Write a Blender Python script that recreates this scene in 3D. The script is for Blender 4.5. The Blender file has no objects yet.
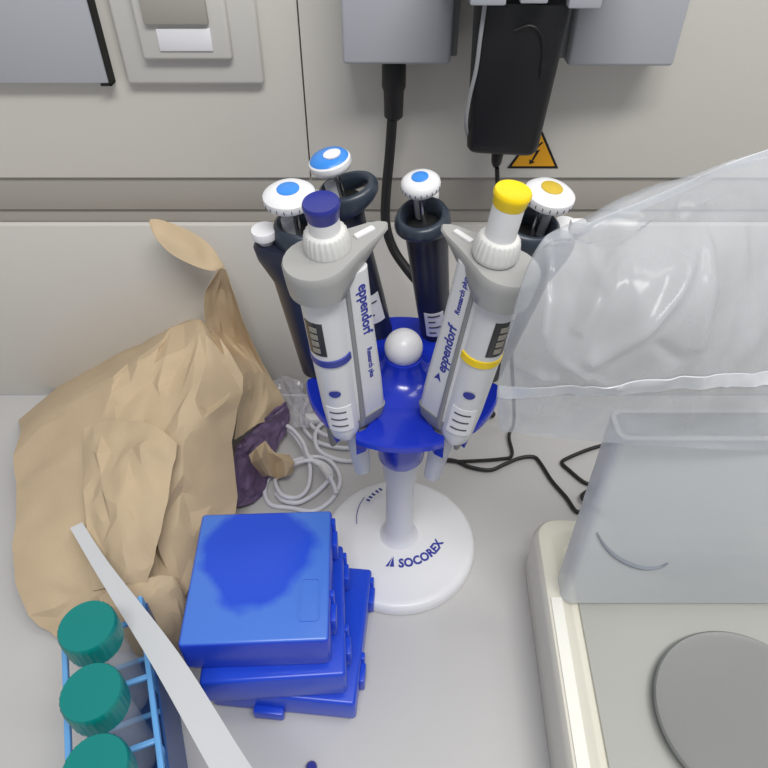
import bpy, bmesh, math, random
from mathutils import Vector, Matrix, noise
random.seed(4)
R = math.radians
C = bpy.context.scene.collection
SC = bpy.context.scene

# ---------------------------------------------------------------- camera, world, lights, exposure
FPX, PITCH = 680.0, R(43)
CAM = Vector((-.0165, -.412, .620))
cd = bpy.data.cameras.new('camera'); cam = bpy.data.objects.new('camera', cd); C.objects.link(cam)
cd.sensor_width = 36; cd.sensor_fit = 'HORIZONTAL'; cd.lens = 36 * FPX / 768; cd.clip_start = .01
cam.location = CAM; cam.rotation_euler = (R(90) - PITCH, 0, 0)
SC.camera = cam
w = bpy.data.worlds.new('world'); SC.world = w; w.use_nodes = True
w.node_tree.nodes['Background'].inputs[0].default_value = (.92, .95, 1, 1)
w.node_tree.nodes['Background'].inputs[1].default_value = .38
def area(name, loc, target, sx, sy, power, col=(1, 1, 1)):
    l = bpy.data.lights.new(name, 'AREA'); l.shape = 'RECTANGLE'; l.size = sx; l.size_y = sy; l.energy = power; l.color = col
    o = bpy.data.objects.new(name, l); C.objects.link(o); o.location = loc
    o.rotation_euler = (Vector(target) - Vector(loc)).to_track_quat('-Z', 'Y').to_euler()
    return o
area('ceiling_lamp', (.25, -.9, 2.0), (0, .1, .2), 1.3, .35, 34, (1, .985, .95))
area('ceiling_lamp', (.9, -.1, 2.1), (.1, .1, 0), .3, 1.2, 9, (1, .97, .92))
SC.view_settings.view_transform = 'Standard'; SC.view_settings.look = 'None'
SC.view_settings.gamma = 1; SC.view_settings.use_curve_mapping = False
SC.view_settings.exposure = -0.12

# ---------------------------------------------------------------- helpers
RX = Vector((1, 0, 0)); FW = Vector((0, math.cos(PITCH), -math.sin(PITCH))); UP = Vector((0, math.sin(PITCH), math.cos(PITCH)))
def ray(u, v): return FW + RX * ((u - 384) / FPX) + UP * ((384 - v) / FPX)
def atz(u, v, h):
    d = ray(u, v); return CAM + d * ((h - CAM.z) / d.z)
def aty(u, v, Y):
    d = ray(u, v); return CAM + d * ((Y - CAM.y) / d.y)

def lin(c): return tuple((x / 12.92 if x <= .04045 else ((x + .055) / 1.055) ** 2.4) for x in (k / 255 for k in c))
def mat(name, rgb, rough=.5, metal=0, alpha=1, sub=0, noise_amt=0, noise_scale=30, bump=0, bump_scale=200, spec=.5, coat=0):
    m = bpy.data.materials.new(name); m.use_nodes = True
    nt = m.node_tree; b = nt.nodes['Principled BSDF']; c = lin(rgb) + (1,)
    b.inputs['Base Color'].default_value = c; b.inputs['Roughness'].default_value = rough
    b.inputs['Metallic'].default_value = metal; b.inputs['Alpha'].default_value = alpha
    b.inputs['Specular IOR Level'].default_value = spec
    if coat: b.inputs['Coat Weight'].default_value = coat
    if sub:
        b.inputs['Subsurface Weight'].default_value = sub; b.inputs['Subsurface Radius'].default_value = (.01, .01, .01)
    if noise_amt or bump:
        tc = nt.nodes.new('ShaderNodeTexCoord')
    if noise_amt:
        n = nt.nodes.new('ShaderNodeTexNoise'); n.inputs['Scale'].default_value = noise_scale; n.inputs['Detail'].default_value = 5
        nt.links.new(tc.outputs['Object'], n.inputs['Vector'])
        rp = nt.nodes.new('ShaderNodeValToRGB')
        rp.color_ramp.elements[0].position = .3; rp.color_ramp.elements[1].position = .7
        rp.color_ramp.elements[0].color = tuple(x * (1 - noise_amt) for x in c[:3]) + (1,)
        rp.color_ramp.elements[1].color = tuple(min(1, x * (1 + noise_amt)) for x in c[:3]) + (1,)
        nt.links.new(n.outputs['Fac'], rp.inputs['Fac']); nt.links.new(rp.outputs['Color'], b.inputs['Base Color'])
    if bump:
        n2 = nt.nodes.new('ShaderNodeTexNoise'); n2.inputs['Scale'].default_value = bump_scale; n2.inputs['Detail'].default_value = 4
        nt.links.new(tc.outputs['Object'], n2.inputs['Vector'])
        bp = nt.nodes.new('ShaderNodeBump'); bp.inputs['Strength'].default_value = bump; bp.inputs['Distance'].default_value = .001
        nt.links.new(n2.outputs['Fac'], bp.inputs['Height']); nt.links.new(bp.outputs['Normal'], b.inputs['Normal'])
    return m

M = {}
M['bench'] = mat('bench_laminate', (194, 193, 193), .42, noise_amt=.015, noise_scale=6, bump=.05, bump_scale=900)
M['wall'] = mat('painted_panel', (216, 213, 205), .5, noise_amt=.02, noise_scale=4)
M['splash'] = mat('splash_panel', (208, 205, 200), .45, noise_amt=.02, noise_scale=4)
M['alu'] = mat('brushed_trim', (172, 167, 159), .5, metal=.1)
M['gap'] = mat('dark_gap', (20, 20, 20), .8)
M['greybox'] = mat('grey_plastic', (176, 179, 186), .5)
M['greydark'] = mat('grey_plastic_dark', (140, 141, 142), .5)
M['plate'] = mat('plate_plastic', (202, 200, 195), .45)
M['flap'] = mat('flap_plastic', (165, 161, 153), .45)
M['white'] = mat('white_plastic', (232, 232, 236), .3, sub=.1)
M['whitem'] = mat('white_matt', (228, 228, 230), .45)
M['pearl'] = mat('white_base', (224, 225, 229), .35, sub=.1)
M['frost'] = mat('frosted_white', (228, 230, 238), .35, alpha=.88)
M['frost2'] = mat('frosted_tip', (205, 210, 222), .3, alpha=.62)
M['body'] = mat('pipette_white', (218, 219, 222), .35)
M['head'] = mat('pipette_grey', (163, 163, 162), .4)
M['groove'] = mat('pipette_groove', (140, 141, 142), .45)
M['collar'] = mat('pipette_collar', (216, 216, 214), .45)
M['navy'] = mat('navy_plastic', (34, 38, 56), .36)
M['navydeep'] = mat('deep_black', (12, 13, 17), .6)
M['hook'] = mat('slate_plastic', (48, 57, 70), .32)
M['steel'] = mat('steel', (190, 190, 192), .25, metal=1)
M['skyblue'] = mat('blue_cap', (58, 140, 230), .3)
M['deepblue'] = mat('dark_blue_cap', (42, 50, 140), .28)
M['ringblue'] = mat('ring_blue', (50, 60, 150), .35)
M['yellow'] = mat('yellow_cap', (250, 215, 10), .3)
M['gold'] = mat('gold_insert', (205, 175, 50), .4)
M['carousel'] = mat('carousel_blue', (28, 52, 190), .22, coat=.3)
M['ink'] = mat('blue_ink', (42, 52, 150), .5)
M['inkdark'] = mat('dark_ink', (70, 70, 85), .6)
M['lcd'] = mat('counter_window', (45, 45, 50), .2)
M['digit'] = mat('counter_digit', (150, 145, 135), .4)
M['label'] = mat('paper_label', (232, 232, 236), .6)
M['black'] = mat('black_plastic', (24, 24, 27), .42, bump=.1, bump_scale=1500)
M['blackcable'] = mat('black_rubber', (22, 22, 24), .5)
M['whitecable'] = mat('white_cable', (222, 222, 230), .4)
M['greycord'] = mat('grey_cord', (160, 162, 166), .5)
M['signyellow'] = mat('sign_yellow', (225, 160, 20), .45)
M['cream'] = mat('balance_plastic', (226, 223, 210), .4)
M['rimglint'] = mat('rim_glint', (245, 244, 236), .3)  # whiter than the casing: paints the light reflected by the rim
M['plategrey'] = mat('balance_platform', (176, 177, 172), .45)
M['pan'] = mat('pan_steel', (150, 151, 150), .35, metal=.6)
M['teal'] = mat('teal_cap', (0, 126, 122), .4)
M['clear'] = mat('clear_plastic', (215, 220, 225), .12, alpha=.28)
M['rackblue'] = mat('rack_blue', (110, 175, 235), .3)
M['rackdeep'] = mat('rack_panel', (40, 85, 150), .3, alpha=.75)
M['strip'] = mat('strip_plastic', (208, 211, 216), .4)
M['purple'] = mat('purple_foil', (98, 80, 112), .4, noise_amt=.3, noise_scale=60)
M['film'] = mat('clear_film', (225, 222, 232), .15, alpha=.25)
M['shield'] = mat('shield_plastic', (216, 221, 226), .22, alpha=.68)
M['mark'] = mat('arc_mark', (140, 146, 156), .5)
M['bag'] = mat('bag_film', (200, 205, 212), .2, alpha=.37)
M['seam'] = mat('bag_seam', (240, 243, 248), .25, alpha=.75)

def kraft_material():
    m = mat('kraft_paper', (194, 173, 143), .75, noise_amt=.04, noise_scale=20, bump=.25, bump_scale=350)
    return m
M['kraft'] = kraft_material()
def box_blue(name, smear):
    m = mat(name, (30, 72, 205), .3)
    nt = m.node_tree; b = nt.nodes['Principled BSDF']
    tc = nt.nodes.new('ShaderNodeTexCoord')
    n = nt.nodes.new('ShaderNodeTexNoise'); n.inputs['Scale'].default_value = 22; n.inputs['Detail'].default_value = 6
    nt.links.new(tc.outputs['Object'], n.inputs['Vector'])
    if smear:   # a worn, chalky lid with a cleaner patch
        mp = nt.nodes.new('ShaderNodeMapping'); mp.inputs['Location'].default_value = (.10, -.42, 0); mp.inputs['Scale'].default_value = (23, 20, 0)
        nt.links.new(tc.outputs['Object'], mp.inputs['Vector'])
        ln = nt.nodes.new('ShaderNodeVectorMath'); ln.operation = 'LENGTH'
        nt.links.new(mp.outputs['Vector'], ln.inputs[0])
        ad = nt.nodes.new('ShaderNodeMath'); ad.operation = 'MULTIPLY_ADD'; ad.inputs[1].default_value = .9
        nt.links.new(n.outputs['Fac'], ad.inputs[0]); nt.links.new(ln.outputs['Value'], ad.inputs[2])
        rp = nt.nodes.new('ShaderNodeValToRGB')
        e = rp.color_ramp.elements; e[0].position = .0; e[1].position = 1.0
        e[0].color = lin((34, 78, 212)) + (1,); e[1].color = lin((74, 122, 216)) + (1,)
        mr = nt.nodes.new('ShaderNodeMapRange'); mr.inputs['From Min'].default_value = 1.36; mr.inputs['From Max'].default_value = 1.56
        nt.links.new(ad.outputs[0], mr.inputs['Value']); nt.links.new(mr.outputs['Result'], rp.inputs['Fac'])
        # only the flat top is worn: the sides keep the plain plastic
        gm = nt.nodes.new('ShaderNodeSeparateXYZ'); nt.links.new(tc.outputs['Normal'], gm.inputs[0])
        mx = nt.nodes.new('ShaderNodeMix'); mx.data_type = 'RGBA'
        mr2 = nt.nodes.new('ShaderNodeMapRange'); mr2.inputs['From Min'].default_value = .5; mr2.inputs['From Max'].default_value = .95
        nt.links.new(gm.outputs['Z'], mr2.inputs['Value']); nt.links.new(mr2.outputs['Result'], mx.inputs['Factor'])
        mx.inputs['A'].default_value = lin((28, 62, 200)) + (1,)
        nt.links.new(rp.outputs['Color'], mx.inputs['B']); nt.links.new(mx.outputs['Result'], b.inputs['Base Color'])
    return m
M['boxblue'] = box_blue('box_blue', False)
M['boxworn'] = box_blue('box_blue_worn', True)

# --- shape builders: each returns a bmesh
def xf(bm, mx): bmesh.ops.transform(bm, matrix=mx, verts=bm.verts); return bm
def join(*bms):
    out = bmesh.new()
    for b in bms:
        me = bpy.data.meshes.new('tmp'); b.to_mesh(me); b.free(); out.from_mesh(me); bpy.data.meshes.remove(me)
    return out
def rbox(sx, sy, sz, c=(0, 0, 0), bv=0, seg=2, mx=None):
    bm = bmesh.new(); bmesh.ops.create_cube(bm, size=1)
    bmesh.ops.scale(bm, vec=(sx, sy, sz), verts=bm.verts)
    if bv: bmesh.ops.bevel(bm, geom=list(bm.edges), offset=bv, segments=seg, affect='EDGES', profile=.5)
    bmesh.ops.translate(bm, vec=c, verts=bm.verts)
    return xf(bm, mx) if mx else bm
def loft(rings, cap=True, closed=True):
    bm = bmesh.new(); vs = [[bm.verts.new(p) for p in r] for r in rings]; n = len(rings[0])
    for a, b in zip(vs, vs[1:]):
        for i in range(n if closed else n - 1):
            j = (i + 1) % n; bm.faces.new((a[i], a[j], b[j], b[i]))
    if cap:
        bm.faces.new(vs[0][::-1]); bm.faces.new(vs[-1])
    bmesh.ops.recalc_face_normals(bm, faces=bm.faces)
    return bm
def lathe(prof, n=48, mx=None, cap=True):
    bm = loft([[(r * math.cos(2 * math.pi * k / n), r * math.sin(2 * math.pi * k / n), z) for k in range(n)] for r, z in [(max(r, 1e-5), z) for r, z in prof]], cap)
    return xf(bm, mx) if mx else bm
def spline(pts, n=8):
    P = [Vector(p) for p in pts]
    if len(P) < 3: return P
    P = [P[0] * 2 - P[1]] + P + [P[-1] * 2 - P[-2]]; out = []
    for i in range(1, len(P) - 2):
        a, b, c, d = P[i - 1:i + 3]
        for k in range(n):
            t = k / n
            out.append(.5 * ((2 * b) + (c - a) * t + (2 * a - 5 * b + 4 * c - d) * t * t + (3 * b - a - 3 * c + d) * t ** 3))
    out.append(P[-2]); return out
def tube(pts, r, n=10, sm=8):
    P = spline(pts, sm) if sm else [Vector(p) for p in pts]
    rr = r if callable(r) else (lambda t: r)
    rings = []; t0 = (P[1] - P[0]).normalized(); nrm = t0.orthogonal().normalized()
    for i, p in enumerate(P):
        t = (P[min(i + 1, len(P) - 1)] - P[max(i - 1, 0)]).normalized()
        nrm = (nrm - t * nrm.dot(t)).normalized(); bn = t.cross(nrm); q = rr(i / (len(P) - 1))
        rings.append([p + (nrm * math.cos(a) + bn * math.sin(a)) * q for a in (2 * math.pi * k / n for k in range(n))])
    return loft(rings)
def prism(o2, z0, z1, bv=0, mx=None):
    bm = loft([[(x, y, z0) for x, y in o2], [(x, y, z1) for x, y in o2]])
    if bv:
        es = [e for e in bm.edges if abs(e.verts[0].co.z - e.verts[1].co.z) < 1e-7]
        bmesh.ops.bevel(bm, geom=es, offset=bv, segments=2, affect='EDGES', profile=.5)
    return xf(bm, mx) if mx else bm
def rrect(x0, x1, y0, y1, r, n=6):
    out = []
    for cx, cy, a0 in ((x1 - r, y1 - r, 0), (x0 + r, y1 - r, 90), (x0 + r, y0 + r, 180), (x1 - r, y0 + r, 270)):
        for k in range(n + 1):
            a = R(a0 + 90 * k / n); out.append((cx + r * math.cos(a), cy + r * math.sin(a)))
    return out
def surf(ctrl, nu, nv):   # control rows -> smooth dense grid of Vectors
    cols = [spline(r, nu) for r in ctrl]
    tr = [spline([c[i] for c in cols], nv) for i in range(len(cols[0]))]
    return [[tr[i][j] for i in range(len(tr))] for j in range(len(tr[0]))]
def sheet(G, th=0):
    bm = bmesh.new(); vs = [[bm.verts.new(p) for p in r] for r in G]
    for a, b in zip(vs, vs[1:]):
        for i in range(len(a) - 1): bm.faces.new((a[i], b[i], b[i + 1], a[i + 1]))
    bmesh.ops.recalc_face_normals(bm, faces=bm.faces)
    if th: bmesh.ops.solidify(bm, geom=list(bm.faces), thickness=th)
    return bm
def text_bm(s, size, ext=.0002, bold=0):
    cu = bpy.data.curves.new('t', 'FONT'); cu.body = s; cu.size = size; cu.extrude = ext; cu.align_x = 'LEFT'; cu.resolution_u = 3; cu.offset = bold
    o = bpy.data.objects.new('t', cu); C.objects.link(o)
    bpy.context.view_layer.update()
    me = bpy.data.meshes.new_from_object(o.evaluated_get(bpy.context.evaluated_depsgraph_get()))
    bpy.data.objects.remove(o); bpy.data.curves.remove(cu)
    bm = bmesh.new(); bm.from_mesh(me); bpy.data.meshes.remove(me); return bm

def obj(name, bm, m, parent=None, ang=40, label=None):
    me = bpy.data.meshes.new(name); bm.to_mesh(me); bm.free()
    me.materials.append(M[m] if isinstance(m, str) else m)
    me.polygons.foreach_set('use_smooth', [True] * len(me.polygons)); me.set_sharp_from_angle(angle=R(ang))
    o = bpy.data.objects.new(name, me); C.objects.link(o)
    if parent: o.parent = parent
    if label: o['label'] = label
    return o
def tag(o, label, cat, group=None):
    o['label'] = label; o['category'] = cat
    if group: o['group'] = group
    return o
def thing(name, label, cat, loc=(0, 0, 0), group=None, mx=None):
    o = bpy.data.objects.new(name, None); C.objects.link(o); o.empty_display_size = .02
    if mx is not None: o.matrix_world = mx
    else: o.location = loc
    return tag(o, label, cat, group)
def struct(name, bm, m, parent=None):
    o = obj(name, bm, m, parent); o['kind'] = 'structure'; return o
def frame(origin, x=None, z=None):   # matrix with local z and (roughly) local x
    z = Vector(z).normalized(); x = Vector(x); x = (x - z * x.dot(z)).normalized(); y = z.cross(x)
    m = Matrix((x, y, z)).transposed().to_4x4(); m.translation = origin; return m
T = Matrix.Translation

# ---------------------------------------------------------------- the setting
WY = .232
tag(obj('worktop', rbox(2.4, 1.0, .04, (0, WY - .5, -.02), .002), 'bench'), 'pale grey laboratory worktop under everything', 'worktop')
struct('wall_back', rbox(2.4, .03, .2505, (0, WY + .015, .125), .0015), 'splash')
struct('trim_1', rbox(2.4, .02, .037, (0, WY + .0135, .2850), .0008), 'alu')
struct('trim_2', rbox(2.4, .02, .0135, (0, WY + .0165, .2580), .0008), 'alu')
struct('trim_3', rbox(2.4, .012, .022, (0, WY + .022, .263)), 'gap')
SEAM = -.0905
struct('wall_upper', join(rbox(1.2 + SEAM, .03, .6, ((-1.2 + SEAM) / 2 - .0006, WY + .015, .604), .0008), rbox(1.2 - SEAM, .03, .6, ((1.2 + SEAM) / 2 + .0006, WY + .015, .604), .0008)), 'wall')
struct('wall_gap', rbox(.006, .01, .6, (SEAM, WY + .022, .604)), 'gap')

# ---------------------------------------------------------------- wall fittings
t = thing('data_socket', 'pale grey wall socket plate with raised inner panel and white label window', 'socket', (-.187, WY, .46))
obj('outer_plate', rbox(.124, .009, .124, (0, -.0045, -.0005), .004, 3), 'plate', t)
obj('inner_panel', rbox(.078, .009, .078, (-.001, -.0125, .0005), .003, 3), 'plate', t)
obj('label_window', rbox(.046, .002, .018, (0, -.0175, -.0215), .0008), 'white', t)
f = obj('hinged_flap', rbox(.054, .006, .03, (-.004, -.0185, .006), .0015), 'flap', t)
for x in (-.016, .011): obj('contact', rbox(.006, .002, .004, (x - .004, -.0216, .016), .0006), 'gold', f)

wc = aty(112, 86, WY - .012)
t = thing('wall_box', 'bluish grey wall box with black edge seam at far left', 'box', (wc.x - .07, WY, wc.z + .07))
obj('casing', rbox(.138, .012, .138, (-.001, -.006, .001), .0015), 'greybox', t)
obj('edge_seam', join(rbox(.0018, .0125, .14, (.0691, -.0062, 0)), rbox(.010, .0125, .0016, (.065, -.0062, -.0692))), 'gap', t)

def socket_box(x0, x1, zb, depth, label, lid):
    t = thing('socket_box', label, 'socket box', ((x0 + x1) / 2, WY, zb))
    w_ = x1 - x0
    obj('housing', rbox(w_, depth, .11, (0, -depth / 2, .055), .003, 3), 'greybox', t)
    obj('side_cover', rbox(.006, depth - .012, .105, (lid * (w_ / 2 + .003), -depth / 2 + .004, .056), .001), 'greydark', t)
    return t
socket_box(-.0505, .0385, .4292, .052, 'light grey socket box with thick black plug cable underneath', 1)
socket_box(.137, .226, .4255, .045, 'light grey socket box right of the black power adapter', -1)
t = thing('cable_duct', 'grey bracket ledge with three tabs above the black adapter', 'bracket', (.09, WY, .49))
obj('ledge', rbox(.135, .112, .03, (.003, -.056, .0265), .002), 'greybox', t)
for u0, u1, v in ((470, 506, 6), (520, 548, 4), (568, 601, 9)):
    a = aty(u0, v, WY - .112) - Vector((.09, WY, .49)); b = aty(u1, v, WY - .112) - Vector((.09, WY, .49))
    obj('tab', rbox(b.x - a.x, .010, .0135 - a.z, ((a.x + b.x) / 2, -.107, (a.z + .0135) / 2), .0014), 'greybox', t)

# warning sign
t = thing('warning_sign', 'yellow triangular high voltage warning sticker on the wall', 'sign', (.132, WY, .3145))
def tri(s): return [(-.0255 * s, 0), (.0255 * s, 0), (0, .044 * s)]
RXM = Matrix.Rotation(R(90), 4, 'X')
obj('border', prism(tri(1), .0002, .0008, mx=RXM), 'gap', t)
obj('face', prism([(x * .84, y * .84 + .0025) for x, y in tri(1)], .0009, .0012, mx=RXM), 'signyellow', t)
bolt = [(.004, .027), (-.0045, .0165), (.0005, .0175), (-.0028, .0085), (-.0048, .0098), (-.0042, .0045), (.0008, .0068), (-.0012, .0078), (.0042, .0195), (-.0008, .0185), (.0062, .027)]
obj('lightning_bolt', prism(bolt, .0013, .0016, mx=RXM), 'gap', t)

# ---------------------------------------------------------------- cables on the wall
t = thing('power_cable', 'thick black mains cable hanging from the left socket box', 'cable', aty(394, 65, .205))
o0 = Vector(t.location)
P = [aty(394, 65, .205), aty(394, 85, .205), aty(393, 106, .204), aty(390, 150, .200), aty(386, 195, .193), aty(386, 225, .187), aty(394, 250, .18), aty(410, 273, .17), aty(428, 295, .16), aty(442, 325, .155), aty(455, 365, .155), aty(470, 400, .165), aty(492, 415, .19)]
P[-1].z = .006
obj('cord', tube([p - o0 for p in P], .0048, 12), 'blackcable', t)
obj('plug', lathe([(.0085, .004), (.0105, 0), (.0105, -.018), (.009, -.022), (.0085, -.044), (.0055, -.047)], 20), 'blackcable', t)

mxa = frame(aty(501, 146, .165), x=(1, -.10, 0), z=aty(524, -12, .150) - aty(501, 146, .165))
t = thing('power_adapter', 'black rectangular power adapter hanging below the grey bracket', 'adapter', mx=mxa)
ad = loft([[(x * s, y * s2, z) for x, y in rrect(-.034, .034, -.018, .018, .007)] for z, s, s2 in ((.0, .72, .75), (.0015, .82, .85), (.005, .88, .96), (.012, .9, 1), (.118, 1.04, 1), (.122, 1.0, .95))])
obj('case', ad, 'black', t)
obj('moulded_arc', tube([(-.004, -.0185, .104), (.006, -.0185, .108), (.014, -.0185, .104), (.019, -.0185, .092), (.021, -.0185, .07)], .0012, 6), 'blackcable', t)
obj('strain_relief', lathe([(.0055, 0), (.006, -.002), (.0045, -.016), (.0028, -.02)], 16, T((-.002, 0, 0))), 'blackcable', t)
t = tag(obj('grey_cord', tube([aty(486, -4, .131), aty(484, 12, .132), aty(480, 40, .134), aty(476, 70, .137), aty(469, 100, .142), aty(466, 125, .148), aty(470, 142, .16)], .0016, 8), 'greycord'), 'thin grey cord looped down the left edge of the black adapter', 'cord')
P = [aty(497, 168, .165), aty(498, 190, .167), aty(502, 230, .168), aty(508, 300, .165), aty(512, 370, .15), atz(514, 420, .02), atz(509, 436, .006), atz(512, 455, .003), atz(500, 459, .003), atz(470, 461, .003), atz(452, 461, .003), atz(438, 458, .003)]
tag(obj('adapter_lead', tube(P, .0021, 8), 'blackcable'), 'thin black lead running from the adapter down behind the stand', 'cable')
P = [atz(440, 459, .003), atz(456, 461, .003), atz(470, 467, .003), atz(490, 470, .003), atz(505, 464, .003), atz(520, 458, .003), atz(534, 457, .003), atz(541, 464, .003), atz(552, 481, .003), atz(566, 497, .003), atz(578, 512, .003), atz(590, 500, .003), atz(600, 480, .003)]
tag(obj('black_cord', tube(P, .0023, 8), 'blackcable'), 'thin black cord curving over the worktop towards the balance', 'cable')
P = [atz(640, 440, .003), atz(610, 444, .003), atz(590, 449, .003), atz(568, 458, .003), atz(562, 463, .003), atz(570, 471, .003), atz(582, 481, .003), atz(592, 487, .003), atz(582, 496, .0075), atz(590, 506, .003), atz(606, 515, .003)]
tag(obj('looped_cord', tube(P, .0023, 8), 'blackcable'), 'thin black cord with a sharp bend beside the frosted draft shield', 'cable')

# ---------------------------------------------------------------- carousel stand
st = thing('pipette_stand', 'blue carousel pipette stand on round white base with white ball knob', 'stand', (-.001, 0, 0))
def base_z(r): return .0135 + .0145 * (1 - min(1, r / .0765)) ** 1.25
prof = [(.079, 0), (.0802, .002), (.0802, .008), (.0785, .0118)] + [(r, base_z(r)) for r in (.0755, .070, .06, .05, .04, .03, .022)]
prof = [(.0755, 0)] + prof[1:]
obj('base', lathe(prof, 96), 'pearl', st)
obj('column', lathe([(.024, .0205), (.0185, .024), (.0155, .029), (.0140, .036), (.0135, .05), (.0135, .11), (.0165, .122), (.0175, .16)], 40), 'frost', st)
bl = text_bm('SOCOREX', .0120, .0002, .0005)
def arc_text(bm, rad, a0, dirn=1, tilt=0):
    for v in bm.verts:
        x, y, z = v.co; r = rad - y; a = a0 + 1.06 * x / rad
        X, Y = r * math.cos(a), r * math.sin(a) + .012; v.co = (X, Y, base_z(math.hypot(X, Y)) + .0003 + z * .5)
    return bm
obj('lettering', arc_text(bl, .050, R(-91)), 'ink', st, label='dark blue curved lettering')
lg = [(-.0015, 0), (.0018, .0105), (.0032, 0)]
mk = join(prism(lg, 0, .0004), prism([(-.0055, 0), (-.0026, .0), (.0008, .0095)], 0, .0003))
mk = xf(mk, T((-.0085, -.0375, .0004)) @ Matrix.Rotation(R(-4), 4, 'Z'))
for v in mk.verts: v.co.z += base_z(math.hypot(v.co.x, v.co.y))
obj('emblem', mk, 'ink', st, label='dark blue pointed emblem')
bk = join(tube([(.052 * math.cos(R(a)), .052 * math.sin(R(a)), base_z(.052) + .0003) for a in (188, 178, 168, 158, 148)], .0004, 6),
          *[rbox(.0028, .0045, .0004, (.049 * math.cos(R(a)), .049 * math.sin(R(a)), base_z(.049) + .0004), 0, 1) if False else xf(rbox(.0022, .0042, .0004), T((.046 * math.cos(R(a)), .046 * math.sin(R(a)), base_z(.046) + .0003)) @ Matrix.Rotation(R(a - 80), 4, 'Z')) for a in (150, 144, 138, 131, 125)])
bk = xf(bk, T((.007, .022, .002)))
obj('small_print', bk, 'ink', st)

ZD = .246
SLOTS = [-127, -59, 0, 61, 112, 175]
out = []
nr = .0135
for k in range(6):     # outline: lobe edge, then a U-shaped notch
    a = R(SLOTS[k]); ca, sa = math.cos(a), math.sin(a)
    def loc(x, y): return (ca * x - sa * y, sa * x + ca * y)
    h = .0095
    out.append((loc(.0775, -h - .003), 0)); out.append((loc(.0745, -h - .0006), 1)); out.append((loc(.070, -h), 1))
    for j in range(9):
        b = R(-45 - 0 + 0) ; th = R(-50 - j * (260 / 8)); 
        out.append((loc(.0655 + nr * math.cos(th), nr * math.sin(th)), 1))
    out.append((loc(.070, h), 1)); out.append((loc(.0745, h + .0006), 1)); out.append((loc(.0775, h + .003), 0))
    a1 = SLOTS[k] + 11.5; gp = (SLOTS[(k + 1) % 6] - SLOTS[k]) % 360
    for j in range(0, 9):
        b = R(a1 + (gp - 23 ) * j / 8); out.append(((.0792 * math.cos(b), .0792 * math.sin(b)), 0))
bm = bmesh.new()
top = [bm.verts.new((x * .985, y * .985, ZD)) for (x, y), s in out]
t2 = [bm.verts.new((x, y, ZD - .0016)) for (x, y), s in out]
bot = [bm.verts.new((x, y, ZD - (.024 if s else .0065))) for (x, y), s in out]
b2 = [bm.verts.new((x * .97, y * .97, ZD - (.022 if s else .0065))) for (x, y), s in out]
n = len(out)
bm.faces.new(top); bm.faces.new([bm.verts.new((v.co.x, v.co.y, ZD - .005)) for v in b2][::-1])
for A_, B_ in ((top, t2), (t2, bot), (bot, b2)):
    for i in range(n):
        j = (i + 1) % n; bm.faces.new((A_[i], B_[i], B_[j], A_[j]))
bmesh.ops.recalc_face_normals(bm, faces=bm.faces)
bmesh.ops.triangulate(bm, faces=[f for f in bm.faces if len(f.verts) > 4])
obj('carousel_plate', bm, 'carousel', st, 30)
obj('hub', lathe([(.042, ZD - .0005), (.030, ZD + .002), (.022, ZD + .006), (.0175, ZD + .011), (.0155, ZD + .017), (.0150, ZD + .0205), (.012, ZD + .0215)], 48), 'carousel', st)
obj('collar', lathe([(.0245, ZD - .004), (.0240, .172), (.0215, .162), (.0212, .149), (.0195, .146)], 48), 'carousel', st)
obj('ball_knob', xf(lathe([(.0152 * math.sin(R(a)), -.0152 * math.cos(R(a))) for a in range(0, 181, 9)], 40), T((0, 0, .2755))), 'white', st)

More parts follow.
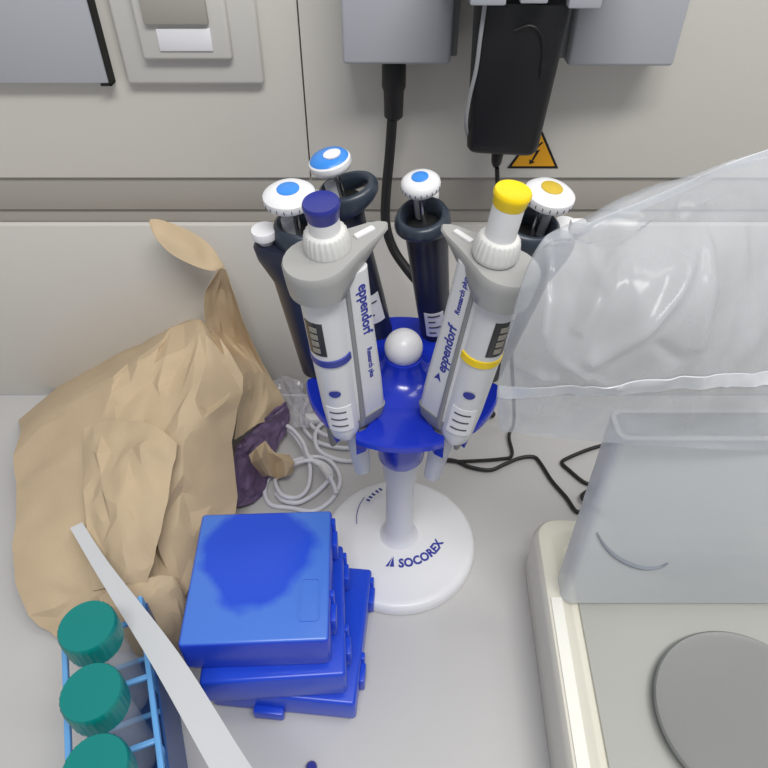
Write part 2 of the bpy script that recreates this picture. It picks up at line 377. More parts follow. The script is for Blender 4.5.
# ---------------------------------------------------------------- the two white and grey pipettes
def ell(rx, ry, z, cx=0, n=32, p=2.0):
    o = []
    for k in range(n):
        a = 2 * math.pi * k / n; c, s = math.cos(a), math.sin(a)
        o.append((cx + rx * math.copysign(abs(c) ** (2 / p), c), ry * math.copysign(abs(s) ** (2 / p), s), z))
    return o
def white_pipette(label, origin, top, hook_deg, side, cap, ring, tall, L, dz):
    hx = Vector((math.cos(R(hook_deg)), math.sin(R(hook_deg)), 0))
    t = thing('pipette', label, 'pipette', mx=frame(Vector(origin), hx, Vector(top) - Vector(origin)), group='pipettes on the carousel')
    # barrel
    obj('barrel', loft([ell(.008, .0085, -.007), ell(.0108, .0108, -.003), ell(.0122, .0120, .006), ell(.0134, .0130, .03), ell(.0138, .0132, .085), ell(.0140, .0134, .150)]), 'body', t)
    r_ = .0140
    obj('colour_ring', lathe([(.0130, .0835), (r_ + .0003, .0838), (r_ + .0003, .0895), (.0130, .0898)], 40), ring, t)
    # spine with grooves
    def rr(x0, x1, hw, z, r=.005): return [(x, y, z) for x, y in rrect(x0, x1, -hw, hw, r)]
    obj('handle_spine', loft([rr(.006, .0285, .0098, .006), rr(.004, .0315, .0118, .016), rr(.004, .031, .0125, .045), rr(.004, .029, .0125, .10), rr(.004, .0285, .0125, .150)]), 'body', t)
    obj('groove_strip', loft([rr(.0075, .0115, .0116, .004, .0015), rr(.0075, .0118, .0136, .016, .0015), rr(.0085, .0122, .0137, .09, .0015), rr(.0088, .0124, .0137, .150, .0015)]), 'groove', t)
    obj('spine_foot', loft([rr(.006, .022, .008, -.004, .004), rr(.005, .030, .0112, .004), rr(.004, .0322, .0124, .014)]), 'groove', t)
    # grey head with finger hook: tear-drop lofted along its own height
    def drop(rb, tip, hw, z0, zt, n=14):
        pts = []
        for k in range(n + 1):
            a = R(75 + 210 * k / n); pts.append((rb * math.cos(a), rb * math.sin(a), z0))
        for f in (.35, .6, .8, .93):
            x = rb * .26 + (tip - rb * .26) * f; y = -(rb * .965 * (1 - f) ** 1.25 + hw * min(1, f * 1.15)); pts.append((x, y * (1 if f < .93 else .75), z0 + (zt - z0) * f ** 1.3))
        pts.append((tip, 0, zt))
        for f in (.93, .8, .6, .35):
            x = rb * .26 + (tip - rb * .26) * f; y = (rb * .965 * (1 - f) ** 1.25 + hw * min(1, f * 1.15)); pts.append((x, y * (1 if f < .93 else .75), z0 + (zt - z0) * f ** 1.3))
        return pts
    obj('finger_rest', xf(loft([drop(.0170, .026, .006, .1420, .147), drop(.0190, .030, .006, .1430, .150), drop(.0196, .037, .006, .150, .154), drop(.0199, .045, .0056, .1575, .159), drop(.0200, .0515, .0052, .1620, .1625), drop(.0190, .0505, .0046, .1640, .1640)]), T((0, 0, dz))), 'head', t, 50)
    obj('ejector_pad', xf(rbox(.014, .0045, .0026, (0, 0, 0), .0012), T((.0345, 0, .1645 + dz))), 'whitem', t)
    # ribbed collar, set off towards the hook
    BX = T((.0105, 0 if tall else .0032, 0)); rings = []
    for r, z, amp in ((.0128, .1625, 0), (.0135, .1640, .0), (.0136, .166, .0003), (.0130, .171, .0005), (.0121, .1755, .0005), (.0113, .1768, 0), (.0095, .1771, 0)):
        rings.append([((r + amp * math.cos(k * math.pi / 2)) * math.cos(2 * math.pi * k / 96), (r + amp * math.cos(k * math.pi / 2)) * math.sin(2 * math.pi * k / 96), z) for k in range(96)])
    obj('dial_collar', xf(loft(rings), BX @ T((0, 0, dz * .7))), 'collar', t, 60)
    zt = L
    obj('button_shaft', lathe([(.0090, .160), (.0090, zt - .005)], 36, BX), 'whitem', t)
    hcap = .0108 if not tall else .0095
    obj('push_button', lathe([(.0090, zt - hcap), (.0094, zt - hcap + .001), (.0099, zt - .005), (.0106, zt - .003), (.0106, zt - .0012), (.0099, zt), (.0088, zt - .0004), (.003, zt - .0009)], 40, BX), cap, t)
    # counter window on the side away from the hook
    def patch(a0, a1, z0, z1, dr, m, name, lb=None, n=8):
        G = []
        for j in range(2):
            z = (z0, z1)[j]; G.append([(( .0138 + dr) * math.cos(R(a0 + (a1 - a0) * k / n)), (.0132 + dr) * math.sin(R(a0 + (a1 - a0) * k / n)), z) for k in range(n + 1)])
        return obj(name, sheet(G, .0004), m, t, label=lb)
    cw = side * 1
    wa = 180 + cw * 22
    patch(wa - 28, wa + 28, .0945, .124, .0004, 'lcd', 'counter_window')
    for k in range(4):
        patch(wa - 10, wa + 12, .0975 + k * .0062, .1015 + k * .0062, .0008, 'digit', 'digit')
    la = 180 + cw * 55
    patch(la - 42, la + 38, .012, .040, .0002, 'label', 'paper_label')
    for z in (.018, .026, .034): patch(la - 30, la + 20, z, z + .0011, .0006, 'inkdark', 'label_line')
    # oval emblem
    G = []
    for j in range(5):
        rr_ = j / 4
        G.append([((.0144) * math.cos(R(la - 4) + rr_ * .0045 * math.cos(b) / .015), .0139 * math.sin(R(la - 4) + rr_ * .0045 * math.cos(b) / .015), .056 + rr_ * .0034 * math.sin(b)) for b in (2 * math.pi * k / 24 for k in range(25))])
    obj('oval_emblem', sheet(G, .0002), 'inkdark' if False else 'ink', t)
    # printed name on the spine side that faces the room
    s = -1 if side > 0 else 1          # local y side
    tb = text_bm('eppendorf', .0103, .0002, .00022)
    ts = text_bm('Research plus', .0054, .0002, .0001)
    if side > 0:   # reads downwards
        m1 = Matrix(((0, 1, 0, .0185), (0, 0, -1, -.01255), (-1, 0, 0, .1405), (0, 0, 0, 1)))
        m2 = Matrix(((0, 1, 0, .0195), (0, 0, -1, -.01255), (-1, 0, 0, .084), (0, 0, 0, 1)))
    else:          # reads upwards
        m1 = Matrix(((0, 1, 0, .0150), (0, 0, 1, .01255), (1, 0, 0, .060), (0, 0, 0, 1)))
        m2 = Matrix(((0, 1, 0, .0160), (0, 0, 1, .01255), (1, 0, 0, .1135), (0, 0, 0, 1)))
    obj('lettering', xf(tb, m1), 'ink', t, label='blue brand lettering'); obj('small_lettering', xf(ts, m2), 'ink', t)
    if side < 0:
        obj('emblem', xf(prism([(0, 0), (.0075, .003), (0, .006), (.0018, .003)], 0, .0003), Matrix(((0, 1, 0, .0165), (0, 0, 1, .01255), (1, 0, 0, .050), (0, 0, 0, 1)))), 'ink', t)
    # shaft hanging under the carousel
    obj('lower_shaft', lathe([(.0075, 0), (.0088, -.02), (.0082, -.04), (.0070, -.068), (.005, -.070)], 28, T((.009, 0, 0))), 'frost2', t)
    return t
white_pipette('grey and white pipette with dark blue button, left of the ball knob', tuple(atz(345, 426, ZD)), tuple(aty(304, 192, -.086)), 37, 1, 'deepblue', 'ringblue', False, .196, 0)
white_pipette('grey and white pipette with yellow button, right of the ball knob', tuple(atz(456, 431, ZD)), tuple(aty(533, 187, -.082)), 136, -1, 'yellow', 'yellow', True, .202, -.007)

# ---------------------------------------------------------------- the four dark pipettes
def dark_pipette(label, origin, top, ej_deg, knob_r, knob, insert, rod_tilt=0, flat_blue=False, paper=None):
    L = (Vector(top) - Vector(origin)).length
    ex = Vector((math.cos(R(ej_deg)), math.sin(R(ej_deg)), 0))
    t = thing('pipette', label, 'pipette', mx=frame(Vector(origin), ex, Vector(top) - Vector(origin)), group='pipettes on the carousel')
    H = L - .038       # top of the housing
    obj('housing', loft([ell(.007, .007, -.020), ell(.0085, .0085, -.006), ell(.0135, .0125, 0, .001), ell(.0152, .0140, H * .3, .002), ell(.0175, .0158, H * .75, .004), ell(.0218, .0170, H - .012, .0072), ell(.0222, .0168, H - .003, .0078), ell(.020, .0155, H, .0078)]), 'navy', t)
    # open finger hook: a tilted oval loop standing on the housing
    ring = []
    N = 40
    for k in range(N + 1):
        a = 2 * math.pi * k / N
        ring.append(Vector((-.007 + .0185 * math.cos(a), .0165 * math.sin(a), H + .004 - .002 * math.cos(a) + .002 * max(0, -math.cos(a)))))
    rings = []
    for k in range(N):
        a = 2 * math.pi * k / N; p = ring[k]; o_ = Vector((math.cos(a), math.sin(a), 0))
        tk = .0042; hh = .0085 + .003 * math.cos(a)
        rings.append([p + o_ * (tk * math.cos(b)) + Vector((0, 0, 1)) * (hh * math.sin(b)) for b in (2 * math.pi * j / 12 for j in range(12))])
    rings.append(rings[0])
    bm = loft(rings, cap=False); bmesh.ops.remove_doubles(bm, verts=bm.verts, dist=1e-6)
    obj('finger_hook', bm, 'hook', t, 60)
    obj('well', lathe([(.0125, H - .001), (.0125, H + .0012), (.004, H + .0012)], 28, T((-.003, 0, 0))), 'navydeep', t)
    obj('plunger_rod', lathe([(.0022, H - .001), (.0022, L - .008)], 14, T((-.002, 0, 0))), 'steel', t)
    obj('rod_sleeve', lathe([(.0042, H), (.0042, H + .018), (.003, H + .019)], 16, T((.004, .003, 0))), 'greybox', t)
    kb = lathe([(knob_r * .28, L - .013), (knob_r * .55, L - .0125), (knob_r * .92, L - .0095), (knob_r, L - .0065), (knob_r * .97, L - .0035), (knob_r * .8, L - .0012), (knob_r * .5, L), (0.0005, L + .0004)], 48)
    k_ = obj('knob', kb, knob, t)
    obj('knob_insert', lathe([(knob_r * (.9 if flat_blue else .42), L - (.0025 if flat_blue else .0003)), (knob_r * (.78 if flat_blue else .42), L - (.0005 if flat_blue else -.0006)), (knob_r * .38, L + .0010), (.0005, L + .0013)], 36), insert, k_, label='coloured centre of the knob')
    if flat_blue: obj('knob_label', lathe([(knob_r * .4, L + .0006), (knob_r * .4, L + .0016), (.0005, L + .0018)], 28, T((-.003, .002, 0))), 'label', k_)
    else:
        sc = [xf(rbox(.0006, .0003, .0022), Matrix.Rotation(a, 4, 'Z') @ T((0, -knob_r * .995, L - .0065))) for a in (2 * math.pi * k / 22 for k in range(22))]
        obj('scale_marks', join(*sc), 'inkdark', k_)
    e = obj('ejector_stem', lathe([(.0055, H - .004), (.0055, H + .006)], 20, T((.0205, 0, 0))), 'frost', t)
    obj('ejector_button', lathe([(.0066, H + .004), (.0088, H + .005), (.0092, H + .008), (.0085, H + .0105), (.003, H + .0112)], 28, T((.0205, 0, 0))), 'white', t)
    obj('lower_shaft', lathe([(.0055, -.018), (.0045, -.07), (.003, -.11), (.0022, -.112)], 20), 'greydark', t)
    if paper:
        a0, a1, z0, z1, nl = paper; G = []
        n_ = 8
        for z in (z0, (z0 + z1) / 2, z1):
            s = min(1, max(0, z / (H * .75))); rx = .0150 + .0026 * s; ry = .0138 + .0020 * s
            G.append([(.0022 + .002 * s + (rx + .0004) * math.cos(R(a0 + (a1 - a0) * k / n_)), (ry + .0004) * math.sin(R(a0 + (a1 - a0) * k / n_)), z) for k in range(n_ + 1)])
        pl = obj('paper_label', sheet(G, .0003), 'label', t)
        for q in range(nl):
            z = z0 + (z1 - z0) * (q + .7) / (nl + .3); s = min(1, z / (H * .75)); rx = .0150 + .0026 * s; ry = .0138 + .0020 * s
            b0, b1 = a0 + (a1 - a0) * .2, a0 + (a1 - a0) * (.55 + .25 * (q % 2))
            G = [[(.0022 + .002 * s + (rx + .0009) * math.cos(R(b0 + (b1 - b0) * k / n_)), (ry + .0009) * math.sin(R(b0 + (b1 - b0) * k / n_)), zz) for k in range(n_ + 1)] for zz in (z, z + .0014)]
            obj('label_line', sheet(G, .0002), 'inkdark', pl)
    return t
dark_pipette('navy pipette with large white knob and blue centre, leftmost on the stand', (-.070, .010, ZD), tuple(aty(288, 189, -.010)), 190, .0175, 'white', 'skyblue')
dark_pipette('navy pipette with all blue knob behind the dark blue button', (-.0215, .0575, ZD), tuple(aty(328, 155, .042)), 185, .0155, 'white', 'skyblue', flat_blue=True, paper=(70, 140, .022, .052, 2))
dark_pipette('navy pipette with small white knob and blue centre behind the ball', (.0285, .0545, ZD), tuple(aty(420, 177, .030)), 80, .0142, 'white', 'skyblue', paper=(158, 222, .010, .038, 4))
dark_pipette('navy pipette with white knob and yellow centre, partly behind plastic bag', (.066, .004, ZD), tuple(aty(552, 188, -.018)), 10, .0166, 'white', 'gold')

# ---------------------------------------------------------------- blue storage boxes
def storage_box(label, corner_fr, rot, w_, d_, z0, h, worn=False, front_latch=None):
    mx = T((corner_fr[0], corner_fr[1], z0)) @ Matrix.Rotation(R(rot), 4, 'Z') @ T((-w_ / 2, d_ / 2, 0))
    t = thing('storage_box', label, 'box', mx=mx, group='blue storage boxes in a stack')
    obj('body', rbox(w_ - .005, d_ - .005, h * .4, (0, 0, h * .2), .003, 3), 'boxblue', t)
    ld = obj('lid', rbox(w_, d_, h * .84, (0, 0, h * .58), .0032, 3), 'boxworn' if worn else 'boxblue', t)
    for y in (-.24, .34):
        obj('hinge', join(rbox(.006, d_ * .13, h * .5, (w_ / 2 + .0015, y * d_, h * .42), .0012), rbox(.004, d_ * .05, h * .8, (w_ / 2 + .001, y * d_ + .011, h * .5), .001)), 'boxblue', t)
    if front_latch is not None:
        obj('latch', rbox(.026, .007, h * .35, (front_latch, -d_ / 2 - .003, h * .30), .0015), 'boxblue', t)
    if worn:
        e = rrect(-.0085, .0085, -.019, .019, .004); i = rrect(-.0072, .0072, -.0177, .0177, .003)
        bm = loft([[(x, y, h + .0000) for x, y in e], [(x, y, h + .0006) for x, y in e], [(x, y, h + .0006) for x, y in i], [(x, y, h) for x, y in i]], cap=False)
        obj('moulded_frame', xf(bm, T((w_ * .36, -.026, 0))), 'boxworn', ld)
    return t
storage_box('bottom box of the blue stack, turned aside on the worktop', (-.0408, -.180), -5.5, .126, .130, 0, .0375, front_latch=-.012)
storage_box('middle box of the blue stack, sandwiched between two others', (-.0470, -.1735), 3.6, .1165, .122, .0377, .0425)
storage_box('topmost blue box of the stack with smudged worn lid', (-.0583, -.1675), 2.2, .1145, .1215, .0804, .0457, worn=True)

# ---------------------------------------------------------------- kraft paper wrapping
def crumple(G, amp, s, seed, stretch=(1, 1, 1), ref=Vector((0, 0, 1))):
    H_ = len(G); W_ = len(G[0]); out = []; sd = Vector((seed * 1.7, seed * .9, seed * 2.3))
    for j in range(H_):
        row = []
        for i in range(W_):
            a = G[j][min(i + 1, W_ - 1)] - G[j][max(i - 1, 0)]; b = G[min(j + 1, H_ - 1)][i] - G[max(j - 1, 0)][i]
            nrm = a.cross(b); nrm = nrm.normalized() if nrm.length > 1e-9 else Vector((0, 0, 1))
            if nrm.dot(ref) < 0: nrm = -nrm
            p = G[j][i]; q = Vector((p.x * stretch[0], p.y * stretch[1], p.z * stretch[2])) * s
            q = q + noise.noise_vector(q * .8 + sd) * .5
            dd = 0
            for sc, am in ((1, 1), (2.1, .48), (4.3, .2), (8.5, .06)):     # sharp ridges where the noise changes sign, like creased paper
                dd += am * (.5 - 2 * abs(noise.noise(q * sc + sd * sc)))
            row.append(p + nrm * (dd * amp))
        out.append(row)
    return out
def facets(G, jn, jt, seed, floor=.0015, cuts=2):
    rnd = random.Random(seed); H_ = len(G); W_ = len(G[0]); bm = bmesh.new(); vs = []
    for j in range(H_):
        row = []
        for i in range(W_):
            a = G[j][min(i + 1, W_ - 1)] - G[j][max(i - 1, 0)]; b = G[min(j + 1, H_ - 1)][i] - G[max(j - 1, 0)][i]
            nrm = a.cross(b); nrm = nrm.normalized() if nrm.length > 1e-9 else Vector((0, 0, 1))
            e = .35 if i in (0, W_ - 1) or j in (0, H_ - 1) else 1
            p = G[j][i] + nrm * rnd.uniform(-jn, jn) * e + a * rnd.uniform(-jt, jt) * e + b * rnd.uniform(-jt, jt) * e
            p.z = max(p.z, floor); row.append(bm.verts.new(p))
        vs.append(row)
    for j in range(H_ - 1):
        for i in range(W_ - 1):
            a, b, c, d = vs[j][i], vs[j + 1][i], vs[j + 1][i + 1], vs[j][i + 1]
            for f in (((a, b, c), (a, c, d)) if rnd.random() < .5 else ((a, b, d), (b, c, d))): bm.faces.new(f)
    bmesh.ops.subdivide_edges(bm, edges=list(bm.edges), cuts=cuts, use_grid_fill=True)
    inner = [v for v in bm.verts if not v.is_boundary]
    bmesh.ops.smooth_vert(bm, verts=inner, factor=.5, use_axis_x=True, use_axis_y=True, use_axis_z=True)
    for v in bm.verts:
        q = v.co * 55; v.co.z += .0007 * noise.noise(q)
    bmesh.ops.recalc_face_normals(bm, faces=bm.faces)
    bmesh.ops.solidify(bm, geom=list(bm.faces), thickness=.0005)
    return bm
PW = atz(180, 545, 0)
kp = thing('kraft_wrapping', 'crumpled brown kraft paper wrapping with tall curled flap, left of the stand', 'paper', (PW.x, PW.y, 0))
off = Vector((PW.x, PW.y, 0))
rows = [
 [(20, 420, .0), (80, 372, .02), (130, 345, .03), (180, 330, .04), (205, 335, .06), (218, 345, .10)],
 [(20, 432, .06), (96, 386, .132), (140, 350, .158), (187, 322, .17), (205, 327, .17), (217, 336, .168)],
 [(15, 455, .06), (96, 418, .122), (135, 395, .142), (175, 372, .156), (206, 358, .168), (243, 376, .138)],
 [(15, 485, .055), (96, 455, .108), (130, 440, .125), (163, 425, .138), (193, 405, .152), (238, 410, .12)],
 [(15, 525, .05), (96, 495, .092), (125, 480, .110), (155, 470, .112), (182, 448, .128), (232, 442, .10)],
 [(15, 565, .04), (96, 540, .075), (120, 525, .092), (148, 515, .085), (178, 500, .092), (237, 478, .07)],
 [(20, 600, .03), (96, 580, .055), (120, 570, .068), (146, 560, .058), (172, 545, .066), (236, 512, .045)],
 [(40, 625, .015), (96, 608, .03), (125, 600, .040), (155, 592, .034), (182, 580, .045), (225, 545, .025)],
 [(60, 640, .002), (100, 628, .006), (132, 636, .016), (160, 630, .010), (182, 622, .012), (212, 580, .006)],
]
bm = facets(surf([[atz(u, v, h) for u, v, h in r] for r in rows], 3, 2), .0042, .16, 7)
obj('front_sheet', xf(bm, T(-off)), 'kraft', kp, 14)
rows = [
 [(84, 428, .118), (105, 420, .128), (128, 421, .138), (152, 424, .148), (178, 443, .142)],
 [(84, 455, .112), (100, 452, .126), (122, 448, .128), (142, 448, .140), (173, 470, .128)],
 [(84, 490, .100), (100, 488, .108), (118, 482, .122), (136, 482, .122), (167, 500, .116)],
 [(86, 525, .088), (102, 524, .094), (120, 518, .108), (138, 520, .106), (160, 532, .100)],
 [(88, 560, .072), (104, 558, .074), (120, 553, .090), (134, 556, .086), (153, 562, .082)],
 [(92, 590, .050), (106, 588, .054), (122, 584, .068), (134, 584, .066), (146, 586, .062)]]
obj('folded_panel', xf(facets(surf([[atz(u, v, h) for u, v, h in r] for r in rows], 2, 2), .0026, .16, 21), T(-off)), 'kraft', kp, 14)
rows = [
 [(98, 596, .055), (120, 586, .066), (148, 578, .066), (172, 576, .062), (182, 590, .05)],
 [(104, 612, .045), (126, 606, .060), (152, 600, .058), (176, 598, .050), (188, 606, .03)],
 [(112, 632, .020), (136, 634, .034), (160, 632, .032), (180, 628, .026), (190, 632, .010)],
 [(120, 650, .003), (142, 656, .006), (164, 656, .006), (182, 648, .005), (192, 646, .003)]]
obj('folded_edge', xf(facets(surf([[atz(u, v, h) for u, v, h in r] for r in rows], 2, 2), .002, .12, 5), T(-off)), 'kraft', kp, 14)
# back sheet that rises to the neck
rows = [
 [(217, 272, .19), (220, 268, .19), (224, 268, .19), (227, 272, .19)],
 [(205, 292, .185), (216, 290, .20), (228, 290, .20), (235, 296, .19)],
 [(204, 318, .180), (220, 318, .204), (234, 316, .20), (244, 322, .19)],
 [(216, 340, .172), (230, 345, .20), (244, 345, .198), (256, 350, .19)],
 [(240, 376, .135), (252, 372, .17), (262, 374, .185), (271, 378, .187)],
 [(238, 405, .115), (252, 400, .15), (268, 396, .17), (284, 402, .18)],
 [(234, 440, .085), (246, 432, .11), (258, 424, .13), (270, 422, .15)],
]
obj('back_sheet', xf(facets(surf([[aty(u, v, Y) for u, v, Y in r] for r in rows], 3, 2), .0016, .12, 13), T(-off)), 'kraft', kp, 14)
# leaf-shaped flap flopping left from the neck
top_e = [(149, 222), (152, 219), (165, 221), (190, 231), (210, 245), (224, 266)]
mid_e = [(149.5, 223), (155, 230), (168, 237), (192, 248), (208, 258), (222, 268)]
bot_e = [(150, 224), (156, 238), (170, 253), (190, 264), (207, 270), (218, 271)]
G = surf([[aty(u, v, Y) for (u, v), Y in zip(e, ys)] for e, ys in ((top_e, (.200, .205, .21, .213, .207, .19)), (mid_e, (.199, .196, .194, .194, .196, .19)), (bot_e, (.198, .19, .185, .182, .184, .19)))], 8, 8)
obj('curled_flap', sheet([[p - off for p in r] for r in G], .0006), 'kraft', kp, 30)
rows = [[atz(u, v, h) - off for u, v, h in r] for r in (
 [(249, 455, .045), (256, 448, .052), (265, 441, .050), (269, 447, .040), (272, 453, .040)],
 [(252, 463, .040), (260, 459, .058), (267, 452, .040), (276, 454, .040), (290, 455, .034)],
 [(257, 470, .030), (266, 470, .038), (274, 462, .024), (283, 460, .036), (294, 462, .024)],
 [(263, 477, .010), (270, 475, .026), (277, 479, .008), (285, 476, .022), (292, 473, .010)])]
obj('torn_scrap', facets(rows, .0008, .05, 5, -1), 'kraft', kp, 12)

pp = [[atz(u, v, h) for u, v, h in r] for r in (
 [(275, 408, .05), (281, 405, .05), (286, 402, .05), (289, 412, .03)],
 [(250, 432, .045), (262, 425, .042), (276, 420, .034), (286, 430, .012)],
 [(236, 448, .048), (246, 452, .042), (262, 445, .03), (276, 448, .01)],
 [(232, 478, .04), (243, 480, .03), (256, 476, .02), (268, 474, .006)],
 [(232, 505, .012), (240, 506, .01), (252, 503, .006), (262, 496, .003)])]
G = crumple(surf(pp, 10, 10), .0035, 40, 9)
for r in G:
    for p in r: p.z = max(p.z, .0015)
tag(obj('purple_wrapper', sheet(G, .0006), 'purple', None, 15), 'crumpled dark purple foil poking out of the torn kraft paper', 'wrapper')
pp = [[atz(u, v, h) for u, v, h in r] for r in (
 [(272, 382, .03), (284, 376, .035), (297, 382, .03), (306, 392, .02)],
 [(278, 398, .02), (290, 396, .03), (300, 400, .024), (310, 408, .012)],
 [(286, 414, .012), (294, 412, .022), (302, 414, .02), (309, 420, .010)],
 [(290, 430, .006), (297, 428, .012), (304, 428, .012), (310, 430, .006)])]
G = crumple(surf(pp, 6, 6), .008, 60, 2)
for r in G:
    for p in r: p.z = max(p.z, .002)
tag(obj('plastic_film', sheet(G, .0004), 'film', None, 12), 'scrap of crumpled clear film behind the white cable coil', 'film')

# ---------------------------------------------------------------- white cable coil
def zig(pts, z0=.004, amp=.004): return [atz(u, v, h) for u, v, h in pts]
P = zig([(281, 420, .012), (288, 429, .010), (296, 438, .009), (304, 451, .008), (310, 467, .008), (308, 487, .008), (298, 497, .010), (284, 496, .013), (277, 488, .012), (275.5, 478, .008), (283, 466, .004), (300, 459, .004), (320, 457, .004),
         (333, 464, .003), (340, 481, .003), (331, 500, .003), (313, 511, .003), (292, 508, .003), (272, 505, .003), (265, 494, .003), (268, 480, .003), (282, 470, .009), (304, 461, .0135), (322, 463, .009), (331, 475, .008), (318, 491, .009), (300, 502, .008), (284, 501, .008), (276, 494, .006)])
t = thing('white_cable', 'coiled white cable on the worktop between kraft paper and stand', 'cable', (P[0].x, P[0].y, 0)); o0 = Vector(t.location)
obj('cord', tube([p - o0 for p in P], .0026, 10), 'whitecable', t)
P = zig([(284, 424, .017), (294, 431, .014), (303, 443, .012), (309, 457, .013), (322, 467, .010), (329, 476, .016), (334, 486, .010), (336, 494, .008)])
obj('cord', tube([p - o0 for p in P], .0026, 10), 'whitecable', t)
P = [atz(322, 466, .011) - o0, atz(330, 477, .016) - o0]
obj('connector', tube([P[0], P[0].lerp(P[1], .3), P[0].lerp(P[1], .7), P[1]], .0046, 12, 3), 'whitem', t)
P = zig([(309, 398, .004), (302, 410, .004), (303, 426, .004), (314, 440, .004), (330, 446, .004), (346, 448, .004), (362, 446, .004), (352, 440, .009), (334, 438, .009), (318, 431, .009), (306, 419, .009), (303, 408, .009), (312, 398, .007), (326, 396, .004), (345, 402, .004), (352, 414, .004), (340, 420, .004), (322, 424, .009), (315, 435, .011), (318, 449, .009), (330, 457, .006), (346, 461, .003), (362, 460, .003)])
t = thing('white_cable', 'looped white cable on the worktop under the left carousel edge', 'cable', (P[0].x, P[0].y, 0)); o0 = Vector(t.location)
obj('cord', tube([p - o0 for p in P], .0026, 10), 'whitecable', t)
q = atz(313, 419, .012) - o0
obj('plug', rbox(.020, .012, .010, q, .002, 2, None), 'whitem', t)

# ---------------------------------------------------------------- laboratory balance on the right
BR = -2.2; BH = .07
mxb = T((.1285, -.012, 0)) @ Matrix.Rotation(R(BR), 4, 'Z')
bal = thing('laboratory_balance', 'cream laboratory balance with grey recessed platform at the right', 'balance', mx=mxb)
def ring_(i, z, r): return [(x, y, z) for x, y in rrect(0 + i, .34 - i, -.36 + i, -i, r)]
obj('casing', loft([ring_(.004, 0, .018), ring_(.001, .004, .020), ring_(0, .03, .022), ring_(.0, .060, .022), ring_(.0015, .066, .022), ring_(.004, .0695, .020), ring_(.0065, BH, .018), ring_(.0155, BH, .015), ring_(.0165, .0695, .014), ring_(.026, .0615, .010), ring_(.0265, .061, .010)], True), 'cream', bal)
obj('rim_highlight', loft([[(x, y, z) for x, y in ((.0062, -.354), (.0158, -.354), (.0158, -.088), (.0062, -.088))] for z in (BH - .001, BH + .0012)]), 'rimglint', bal, label='light reflection on the rim, painted as a white strip')  # reflection along the front of the cream rim, put in as white colour
obj('platform', prism(rrect(.032, .308, -.330, -.032, .008), .0605, .0640, .001), 'plategrey', bal)
PC = Vector((.264, -.203, 0)); lp = mxb.inverted() @ PC
p_ = obj('weighing_pan', lathe([(.062, .064), (.064, .067), (.0685, .0705), (.0695, .0745), (.068, .0758), (.062, .0752), (.001, .0748)], 64, T((lp.x, lp.y, 0))), 'pan', bal)
# frosted draft shield
S0 = atz(562, 603, .0715); S1 = aty(611, 441, S0.y)
SX, SY, SZ0, SZ1 = S0.x, S0.y, .0715, S1.z
sh = thing('draft_shield', 'tall frosted plastic shield standing upright on the balance', 'shield', (SX, SY, SZ0))
hh = SZ1 - SZ0
def srr(z, i=0): return [(x, y, z) for x, y in rrect(i, .22 - i, i, .030 - i, .009 - i)]
sb = loft([srr(0), srr(hh)], cap=False)
obj('panel', sb, 'shield', sh)
obj('top_edge', loft([srr(hh - .002, 0.0), srr(hh + .0005, 0.0005), srr(hh + .0005, .004)], cap=False), 'seam', sh)
arc = [aty(u, v, SY - .0004) - Vector((SX, SY, SZ0)) for u, v in ((597, 533), (604, 545), (615, 556), (630, 564), (645, 568), (660, 567), (668, 563))]
obj('curved_mark', tube(arc, lambda t: .0008 + .0012 * math.sin(t * math.pi), 6), 'mark', sh)  # thin grey arc across the front of the shield

# ---------------------------------------------------------------- zip bag
ctrl = [
 [(572, 234, -.085), (600, 219, -.075), (640, 203, -.065), (675, 188, -.055), (735, 162, -.04), (800, 140, -.03)],
 [(538, 252, -.108), (588, 262, -.125), (630, 252, -.13), (675, 246, -.125), (740, 232, -.105), (815, 222, -.06)],
 [(515, 308, -.119), (562, 328, -.145), (612, 322, -.155), (675, 318, -.155), (745, 312, -.13), (825, 305, -.08)],
 [(497, 390, -.122), (548, 392, -.145), (612, 388, -.152), (675, 382, -.150), (745, 378, -.13), (830, 374, -.09)],
 [(500, 431, -.122), (548, 437, -.124), (612, 443, -.122), (675, 447, -.120), (745, 450, -.115), (830, 452, -.10)],
]
F_ = surf([[aty(u, v, Y) for u, v, Y in r] for r in ctrl], 22, 22)
org = F_[-1][0].copy()
NV, NU = len(F_), len(F_[0])
def wrinkle(G, s, k):
    o = []
    for j, r in enumerate(G):
        q = []
        for i, p in enumerate(r):
            e = min(1, min(i, NU - 1 - i) / 5) * min(1, min(j, NV - 1 - j) / 5)
            a = noise.noise(Vector((p.x * 16 + p.z * 9, p.z * 10 - p.x * 9, k))); b = noise.noise(Vector((p.x * 90, p.z * 40, k + 5)))
            q.append(p + Vector((.15, -1, .3)) * (s * e * ((.5 - abs(a) * 2) * .009 + b * .003)))
        o.append(q)
    return o
front = crumple(wrinkle(F_, .45, 1.0), .0022, 15, 4, (1.3, 1, .6), Vector((0, -1, .2)))
FOLDS = [(556, 246, 541, 335, .0030, .0022), (603, 238, 574, 318, .0026, .0025), (690, 238, 584, 342, .0045, .0035), (585, 262, 560, 300, -.003, .004), (545, 345, 520, 376, .003, .003), (600, 345, 560, 352, .0026, .0028), (640, 300, 668, 340, -.0026, .0035), (720, 200, 690, 330, .003, .004)]
for j in range(NV):
    for i in range(NU):
        p = F_[j][i]; acc = 0
        for u0, v0, u1, v1, am, sg in FOLDS:
            a = aty(u0, v0, -.12); b = aty(u1, v1, -.14); A2 = Vector((a.x, a.z)); B2 = Vector((b.x, b.z)); P2 = Vector((p.x, p.z)); d = B2 - A2
            t_ = max(0, min(1, (P2 - A2).dot(d) / d.length_squared)); acc += am * math.exp(-((P2 - A2 - d * t_).length / sg) ** 2)
        front[j][i] = front[j][i] + Vector((.1, -1, .3)) * acc
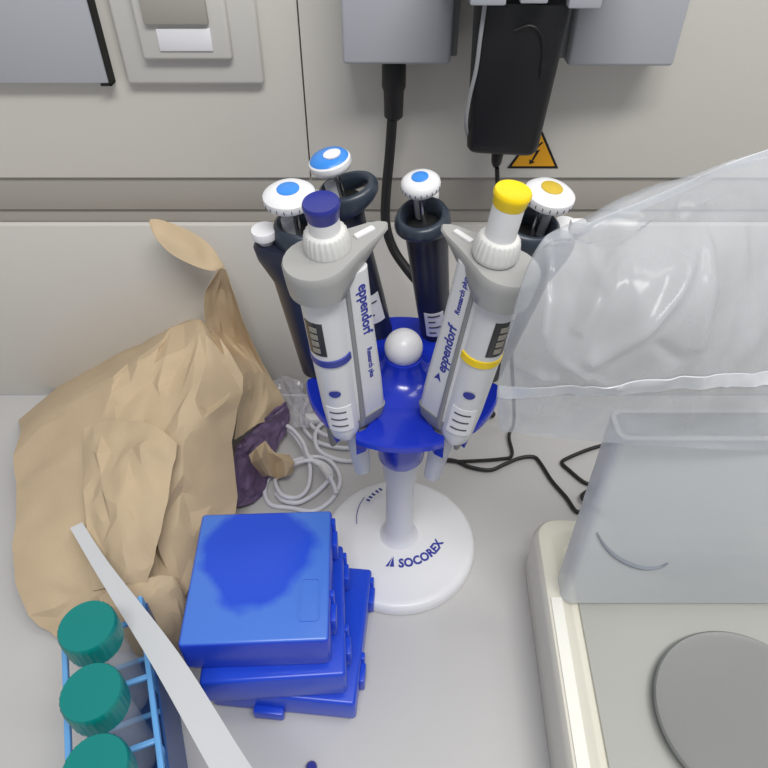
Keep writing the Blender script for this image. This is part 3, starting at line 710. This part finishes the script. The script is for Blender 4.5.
for j in (0, NV - 1): front[j] = list(F_[j])
for j in range(NV): front[j][0] = F_[j][0]; front[j][-1] = F_[j][-1]
back = []
for j, r in enumerate(F_):
    q = []
    for i, p in enumerate(r):
        e = math.sin(math.pi * i / (NU - 1)) ** .6 * math.sin(math.pi * j / (NV - 1)) ** .6
        q.append(p + Vector((0, .05 * e, .005 * e)))
    back.append(q)
back = wrinkle(back, -.5, 4.0)
bag = thing('zip_bag', 'milky translucent zip bag lying over the draft shield', 'bag', org)
obj('front_film', sheet([[p - org for p in r] for r in front]), 'bag', bag, 70)
obj('back_film', sheet([[p - org for p in r] for r in back]), 'bag', bag, 70)
jz = 3 * 22
def strip_on(j0, j1, m, nm, o_):
    G = []
    for j in range(j0, j1 + 1): G.append([front[j][i] + Vector((0, -o_, o_ * .3)) - org for i in range(NU)])
    obj(nm, sheet(G, .0006), m, bag, 70)
strip_on(jz - 2, jz + 2, 'seam', 'zip_seam', .0016)
G = [[front[0][i] - org + Vector((0, -.001, dz)) for i in range(NU)] for dz in (-.004, 0, .0015)]
obj('top_hem', sheet(G, .0006), 'seam', bag, 70)
obj('slider', xf(rbox(.009, .006, .008, (0, 0, 0), .0018), T(front[0][3] - org + Vector((0, -.001, .004)))), 'white', bag)

# ---------------------------------------------------------------- capped tubes in a rack at lower left
TP = [(-.233, -.170), (-.215, -.2175), (-.1975, -.264)]
tx = (Vector(TP[2]) - Vector(TP[0])).normalized(); ang = math.atan2(tx.y, tx.x)
rk = thing('tube_rack', 'light blue plastic rack holding teal capped tubes', 'rack', mx=T((TP[1][0], TP[1][1], 0)) @ Matrix.Rotation(ang, 4, 'Z'))
for y in (.030, -.030):
    obj('rail', rbox(.19, .0045, .006, (0, y, .102), .0015), 'rackblue', rk)
    obj('rail', rbox(.19, .0045, .006, (0, y * .95, .040), .0015), 'rackblue', rk)
    obj('foot_rail', rbox(.19, .006, .006, (0, y, .003), .0015), 'rackblue', rk)
    for x in (-.093, -.03, .03, .093): obj('post', rbox(.005, .005, .10, (x, y, .052), .001), 'rackblue', rk)
for x in (-.0745, -.0245, .0245, .0745):
    obj('crossbar', rbox(.004, .06, .004, (x, 0, .102), .001), 'rackblue', rk)
    obj('crossbar', rbox(.004, .06, .004, (x, 0, .040), .001), 'rackblue', rk)
obj('base_plate', rbox(.188, .062, .002, (0, 0, .007)), 'rackdeep', rk)
obj('side_panel', rbox(.185, .0015, .09, (0, .0335, .05)), 'rackdeep', rk)
for k, ((x, y), lb) in enumerate(zip(TP, ('clear tube with teal screw cap, farthest one in the light blue rack', 'clear tube with teal screw cap, middle one in the light blue rack', 'clear tube with teal screw cap, nearest the camera in the rack'))):
    t = thing('capped_tube', lb, 'tube', (x, y, .0085), group='teal capped tubes in the rack')
    obj('tube_body', lathe([(.003, .0), (.0075, .004), (.0185, .026), (.019, .034), (.019, .128)], 36), 'clear', t)
    rings = []
    for r, z, am in ((.0196, .122, 0), (.0206, .1225, .0002), (.0208, .140, .0003), (.0205, .1445, .0002), (.0196, .146, 0), (.0002, .1462, 0)):
        rings.append([((r + am * math.cos(j * math.pi / 2)) * math.cos(2 * math.pi * j / 120), (r + am * math.cos(j * math.pi / 2)) * math.sin(2 * math.pi * j / 120), z) for j in range(120)])
    obj('screw_cap', loft(rings), 'teal', t, 50)

# wide plastic strip across the corner, leaning on the box stack
A_ = (atz(68, 532, .088), atz(56, 515, .088)); 
def srow(u0, v0, u1, v1, h): return [atz(u0, v0, h), atz((u0 + u1) / 2, (v0 + v1) / 2, h + .0006), atz(u1, v1, h)]
rows = [srow(70, 528, 82, 522, .085), srow(96, 573, 109, 563, .098), srow(152, 665, 178, 652, .131), srow(208, 766, 245, 757, .160), srow(238, 815, 280, 805, .172)]
G = surf(rows, 3, 6)
tag(obj('plastic_strip', sheet(G, .0016), 'strip', None, 30), 'long pale grey plastic strip slanting across the corner against the box stack', 'strip')
tag(obj('small_cap', lathe([(.004, 0), (.0045, .001), (.0045, .006), (.003, .008)], 20, T(atz(312, 769, 0))), 'deepblue'), 'tiny dark blue cap on the worktop in front of the boxes', 'cap')
